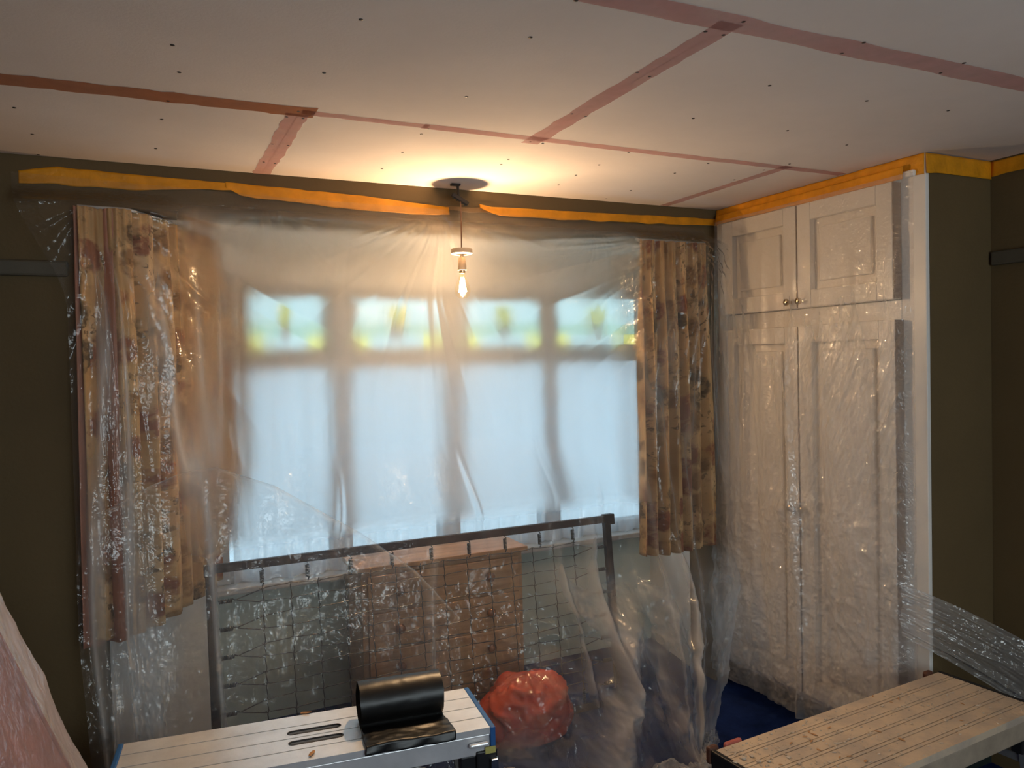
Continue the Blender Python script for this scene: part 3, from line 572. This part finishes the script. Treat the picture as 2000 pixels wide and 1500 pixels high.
# ------------------------------------------------------------------ pink mattress leaning on the dark wall, wrapped in plastic
mt = empty('mattress', (0, 0, 0), label='pink mattress leaning on the dark wall, wrapped in clear plastic', cat='mattress')
yf = 2.0; pA, pB = Vector((-.274, yf, 1.136)), Vector((-.15, yf, .805)); dl = (pB-pA).normalized(); nrm = Vector((-dl.z, 0, dl.x))
nrm = nrm if nrm.x > 0 else -nrm
foot = pB + dl*(pB.z/-dl.z); Lm = 1.32
xf = Matrix((( -dl.x, 0, nrm.x, foot.x), (0, 1, 0, 0), (-dl.z, 0, nrm.z, foot.z), (0, 0, 0, 1)))
def rrect(a0, a1, b0, b1, r, n=6):
    out = []
    for (cx_, cy_, t0) in ((a1-r, b1-r, 0), (a0+r, b1-r, 90), (a0+r, b0+r, 180), (a1-r, b0+r, 270)):
        for i in range(n+1): t = math.radians(t0+90*i/n); out.append((cx_+r*math.cos(t), cy_+r*math.sin(t)))
    return out
bm = bmesh.new(); box_bm(bm, (.05, 1.02, -.125), (Lm, 1.97, -.012), 0)
bmesh.ops.bevel(bm, geom=bm.edges[:], offset=.045, segments=5, affect='EDGES', profile=.5)
bm.transform(xf); link('ticking', fin(bm, 'ticking', True), M['mattress_pink'], mt)
bm = bmesh.new(); loop = [xf @ Vector((a, b, -.016)) for a, b in rrect(.075, Lm-.02, 1.04, 1.95, .05)]; tube_bm(bm, loop+[loop[0]], .007, 6); link('piping', fin(bm, 'piping', True), M['mattress_pink'], mt)
nu, nv = 200, 160; a = np.linspace(.02, Lm+.03, nu)[None, :]; b = np.linspace(.98, 2.0, nv)[:, None]; Aa = a+0*b; Bb = b+0*a
hgt = .010+.016*crease(Aa*4, Bb*5, 4)+.003*crease(Aa*16, Bb*16, 8) - .06*sm(1.95, 2.0, Bb)
Pm = np.stack([Aa, Bb, hgt], -1) @ np.array(xf.to_3x3()).T + np.array(xf.translation)
link('plastic_wrap', grid_me('plastic_wrap', Pm, {'haze': 0.0, 'milk': (.60*sm(1.80, 1.90, Bb+.03*(vnoise(Aa*4, Bb, 3)-.5))+.12*crease(Aa*5, Bb*6, 14)**3)}), M['plastic_mattress'], mt)  # whiter strip along the far edge paints in reflected window light

# ------------------------------------------------------------------ work platforms
def platform(name, ctr, ang, L, W, top, label, dirty):
    root = empty(name, (ctr[0], ctr[1], 0), ang, label=label, cat='work platform')
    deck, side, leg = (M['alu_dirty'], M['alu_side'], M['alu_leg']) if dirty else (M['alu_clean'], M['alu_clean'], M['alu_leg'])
    hl, hw = L/2, W/2; th_ = .022
    if dirty:
        ys = []; n = 6; gap_ = .0035; st = .011; pw = (W-(n-1)*(st+2*gap_))/n; y = -hw
        for k in range(n):
            ys.append((y, y+pw, 'deck_plank')); y += pw+gap_
            if k < n-1: ys.append((y, y+st, 'deck_rib')); y += st+gap_
    else:
        n = 4; gap_ = .005; pw = (W-(n-1)*gap_)/n; ys = [(-hw+k*(pw+gap_), -hw+k*(pw+gap_)+pw, 'deck_plank') for k in range(n)]
    for k, (a, b, nm) in enumerate(ys):
        holes = []
        if not dirty and k in (1, 2):
            hx_, r = .085, .0135; cx_ = .02; cy_ = (a+b)/2 + (.006 if k == 1 else -.004); lp = []
            for t0, sx in ((-90, 1), (90, -1)):
                for i in range(9): t = math.radians(t0+180*i/8); lp.append((cx_+sx*(hx_-r)+r*math.cos(t), cy_+r*math.sin(t)))
            holes = [lp]
        me = prism_me(nm, [(-hl, a), (hl, a), (hl, b), (-hl, b)], top-th_, top, holes); o = link(nm, me, deck, root)
        if holes:
            rim = bmesh.new(); tube_bm(rim, [(x_, y_, top-.0015) for x_, y_ in lp+lp[:1]], .0028, 6); link('slot_rim', fin(rim, 'slot_rim', True), M['black_plastic'], o)
    box('deck_web', (-hl+.01, -hw+.005, top-.036), (hl-.01, hw-.005, top-.0225), M['black_plastic'] if not dirty else M['brown_rubber'], root)
    for sy in (-1, 1): box('side_rail', (-hl+.002, sy*hw-(.006 if sy > 0 else 0), top-.085), (hl-.002, sy*hw+(.006 if sy < 0 else 0), top-.022), side, root, .002)
    for sx in (-1, 1):
        box('end_cap', (sx*hl if sx > 0 else -hl-.018, -hw-.004, top-.085), (hl+.018 if sx > 0 else -hl, hw+.004, top+.002), M['black_plastic'] if dirty else M['blue_cap'], root, .004)
        for sy in (-1, 1):
            xt, yt = sx*(hl-.06), sy*(hw-.022); xb = sx*(hl+.01)
            bm = bmesh.new(); box_bm(bm, (-.022, -.012, 0), (.022, .012, 1)); z1 = top-.05
            for v_ in bm.verts: t = v_.co.z; v_.co = Vector((v_.co.x + xb+(xt-xb)*t, v_.co.y+yt, .025+t*(z1-.025)))
            lg = link('leg', fin(bm, 'leg'), leg, root)
            box('foot', (xb-.028, yt-.018, 0), (xb+.028, yt+.018, .028), M['black_plastic'], lg, .004)
            br = box('hinge_bracket', (sx*(hl-.10), yt-.019, top-.135), (sx*(hl+.004), yt+.019, top-.086), M['black_plastic'], root, .004)
        for zz in (.17, .33): xr = sx*(hl+.01-.07*(zz/top)); box('rung', (xr-.02, -hw+.03, zz-.014), (xr+.02, hw-.03, zz+.014), leg, root, .003)
    for sy in (-1, 1): tube('stay', [(-hl+.05, sy*(hw-.045), .2), (0, sy*(hw-.045), top-.06), (hl-.05, sy*(hw-.045), .2)], .006, leg, root)
    return root
ab, bb = on(2, .5, 230, 1455), on(2, .5, 915, 1343); dv = (bb-ab).normalized(); nn = Vector((dv.y, -dv.x, 0)); SW = .325; SL = (bb-ab).length
cs = (ab+bb)/2+nn*SW/2; sang = math.atan2(dv.y, dv.x)
hop = platform('work_platform', cs, sang, SL-.036, SW, .5, 'clean silver aluminium work platform with blue end caps and two hand slots', False)
hl = (SL-.036)/2
box('latch_lever', (hl-.075, -SW/2-.022, .448), (hl-.01, -SW/2-.006, .462), M['alu_clean'], hop, .005)
box('warning_sticker', (hl-.02, -SW/2-.0085, .418), (hl+.015, -SW/2-.0065, .44), M['label_yellow'], hop)
box('clip', (hl-.005, -SW/2-.024, .37), (hl+.02, -SW/2-.006, .405), M['chrome'], hop, .003)
box('bracket_housing', (hl-.05, -SW/2-.008, .30), (hl+.022, -SW/2+.03, .428), M['black_plastic'], hop, .005)
a2, b2 = on(2, .5, 1390, 1468), on(2, .5, 1838, 1311); dv2 = (b2-a2).normalized(); nn2 = Vector((dv2.y, -dv2.x, 0)); DW = .352; DL = (b2-a2).length
cd = (a2+b2)/2+nn2*DW/2; dang = math.atan2(dv2.y, dv2.x)
plat = platform('work_platform', cd, dang, DL-.036, DW, .5, 'grubby tan work platform with paired grooves, strewn with shavings, beside the wardrobe', True)
dl2 = (DL-.036)/2
for sx, nm in ((-1, 'corner_post'), (1, 'corner_post')):
    xx = sx*(dl2+.002) if sx < 0 else dl2-.04
    box(nm, (xx-.018, DW/2+.004, .455 if sx < 0 else .48), (xx+.020, DW/2+.026, .508), M['brown_rubber'], plat, .007)
box('catch', (-dl2+.045, DW/2+.004, .475), (-dl2+.115, DW/2+.020, .506), M['red_plastic'], plat, .008)

# bin bag roll on the clean platform
ra, rb = on(2, .5, 703, 1420), on(2, .5, 868, 1405)
inv = Matrix.Rotation(-sang, 3, 'Z'); la, lb = inv @ (ra-cs), inv @ (rb-cs); RL = lb.x-la.x
rollc = cs + Matrix.Rotation(sang, 3, 'Z') @ Vector(((la.x+lb.x)/2, .015, 0))
br = empty('bin_bag_roll', (rollc.x, rollc.y, .5), sang, label='black bin bag roll partly unrolled on the silver work platform', cat='bin bags')
RR = .070; nx_ = 60; na = 96; xs = np.linspace(-RL/2, RL/2, nx_)[:, None]; an = np.linspace(0, 2*np.pi*2.4, na)[None, :]
rad = RR*(1-.028*an/(2*np.pi)) + .0025*(crease(xs*14, an*1.2, 3)-.5); xo = .006*(vnoise(an*1.5, 0*an, 6)-.5)*np.sign(xs)
link('roll', grid_me('roll', np.stack([xs+xo+0*an, rad*np.cos(-an+np.pi*1.5), RR+.002+rad*1.0*np.sin(-an+np.pi*1.5)], -1)), M['bag_black'], br)
bm = bmesh.new()
for sx in (-1, 1):
    cv = [bm.verts.new((sx*(RL/2-.012), RR*.88*math.cos(t), RR+.002+RR*.88*math.sin(t))) for t in [2*math.pi*i/32 for i in range(32)]]; bm.faces.new(cv)
link('core', fin(bm, 'core'), M['bag_black'], br)
fy = np.linspace(.0, 1, 50)[None, :]; ln = SW/2+.015+.030
s_ = fy*ln; edge_ = SW/2+.015+.004; yy = -np.minimum(s_, edge_) + 0*xs; zz = .004 - np.maximum(s_-edge_, 0) + 0*xs
start = sm(.0, .28, fy); yy = yy*1.0; zz = zz + .060*(1-start)**1.5 + .010*crease(xs*9, fy*3, 5)*sm(.2, .5, fy) + .0025
yy = yy - .052*(1-start)*0 - .010*np.abs(np.sin(xs*26+fy*2))*sm(.85, 1, fy); xf_ = xs*(1+.06*fy)+.010*(vnoise(fy*4, 0*fy, 2)-.5)
fo = link('loose_flap', grid_me('loose_flap', np.stack([xf_+0*fy, yy, zz], -1)), M['bag_black'], br); q = fo.modifiers.new('thick', 'SOLIDIFY'); q.thickness = .0012

# debris
def chip_me(name, mat, seed, s=(1, 1, .45)):
    rg = random.Random(seed); bm = bmesh.new(); bmesh.ops.create_icosphere(bm, subdivisions=1, radius=1)
    for v_ in bm.verts: v_.co = Vector((v_.co.x*s[0], v_.co.y*s[1], v_.co.z*s[2]))*(.7+.6*rg.random())
    mz = min(v_.co.z for v_ in bm.verts)
    for v_ in bm.verts: v_.co.z -= mz
    me = fin(bm, name); me.materials.append(mat); return me
pk = [chip_me('plaster_chip', M['plaster_chip'], i) for i in range(4)]; wk = [chip_me('wood_shaving', M['wood_chip'], 20+i, (1.6, .5, .35)) for i in range(4)]
def chip(px, py, r, wood, label, group, rz=None):
    p = on(2, .5005, px, py); me = (wk if wood else pk)[R.randrange(4)]
    o = link('wood_shaving' if wood else 'plaster_chip', me, None); o.location = p; o.scale = (r, r, r*.8); o.rotation_euler = (0, 0, R.uniform(0, 6.28) if rz is None else rz)
    return tag(o, label, 'debris', group)
chip(598, 1394, .011, True, 'brown wood crumb on the far edge of the silver work platform', 'debris on the platforms')
chip(610, 1473, .014, True, 'tan crumb near the front edge of the silver work platform', 'debris on the platforms')
PC = [(1450, 1482, .020), (1468, 1478, .016), (1480, 1488, .018), (1500, 1487, .016), (1436, 1490, .016), (1520, 1466, .012), (1846, 1408, .018), (1722, 1380, .014), (1744, 1388, .013), (1780, 1414, .013), (1800, 1378, .012), (1700, 1432, .012), (1650, 1450, .010), (1612, 1405, .010), (1905, 1399, .009), (1540, 1480, .016), (1560, 1492, .014)]
for px, py, r in PC: chip(px, py, r*.5, False, 'pale plaster crumb lying on the grubby tan work platform', 'plaster crumbs on the tan platform')
WC = [(1580, 1430), (1572, 1440), (1590, 1436), (1585, 1448), (1740, 1372), (1755, 1366), (1860, 1402), (1878, 1408), (1762, 1446), (1715, 1430), (1640, 1480), (1660, 1478), (1545, 1452), (1600, 1466), (1620, 1422), (1705, 1360), (1880, 1375), (1525, 1494), (1690, 1488)]
for px, py in WC: chip(px, py, R.uniform(.004, .008), True, 'curled brown wood shaving on the grubby tan work platform', 'shavings on the tan platform')
bm = bmesh.new()
for i in range(420):
    t = R.random()**1.5; lx = (-dl2+.02)+t*(2*dl2-.05); ly = R.uniform(-DW/2+.01, DW/2-.01); r = R.uniform(.0012, .0042)
    m = Matrix.Translation((lx, ly, .5+r*.4)) @ Matrix.Rotation(R.uniform(0, 3), 4, 'Z') @ Matrix.Diagonal((r*R.uniform(1, 2.4), r, r*.6, 1)); bmesh.ops.create_icosphere(bm, subdivisions=1, radius=1, matrix=m)
bm.transform(Matrix.Translation((cd.x, cd.y, 0)) @ Matrix.Rotation(dang, 4, 'Z'))
tag(link('dust_and_grit', fin(bm, 'dust_and_grit'), M['plaster_chip']), 'fine plaster grit scattered over the grubby tan work platform', 'grit', kind='stuff')
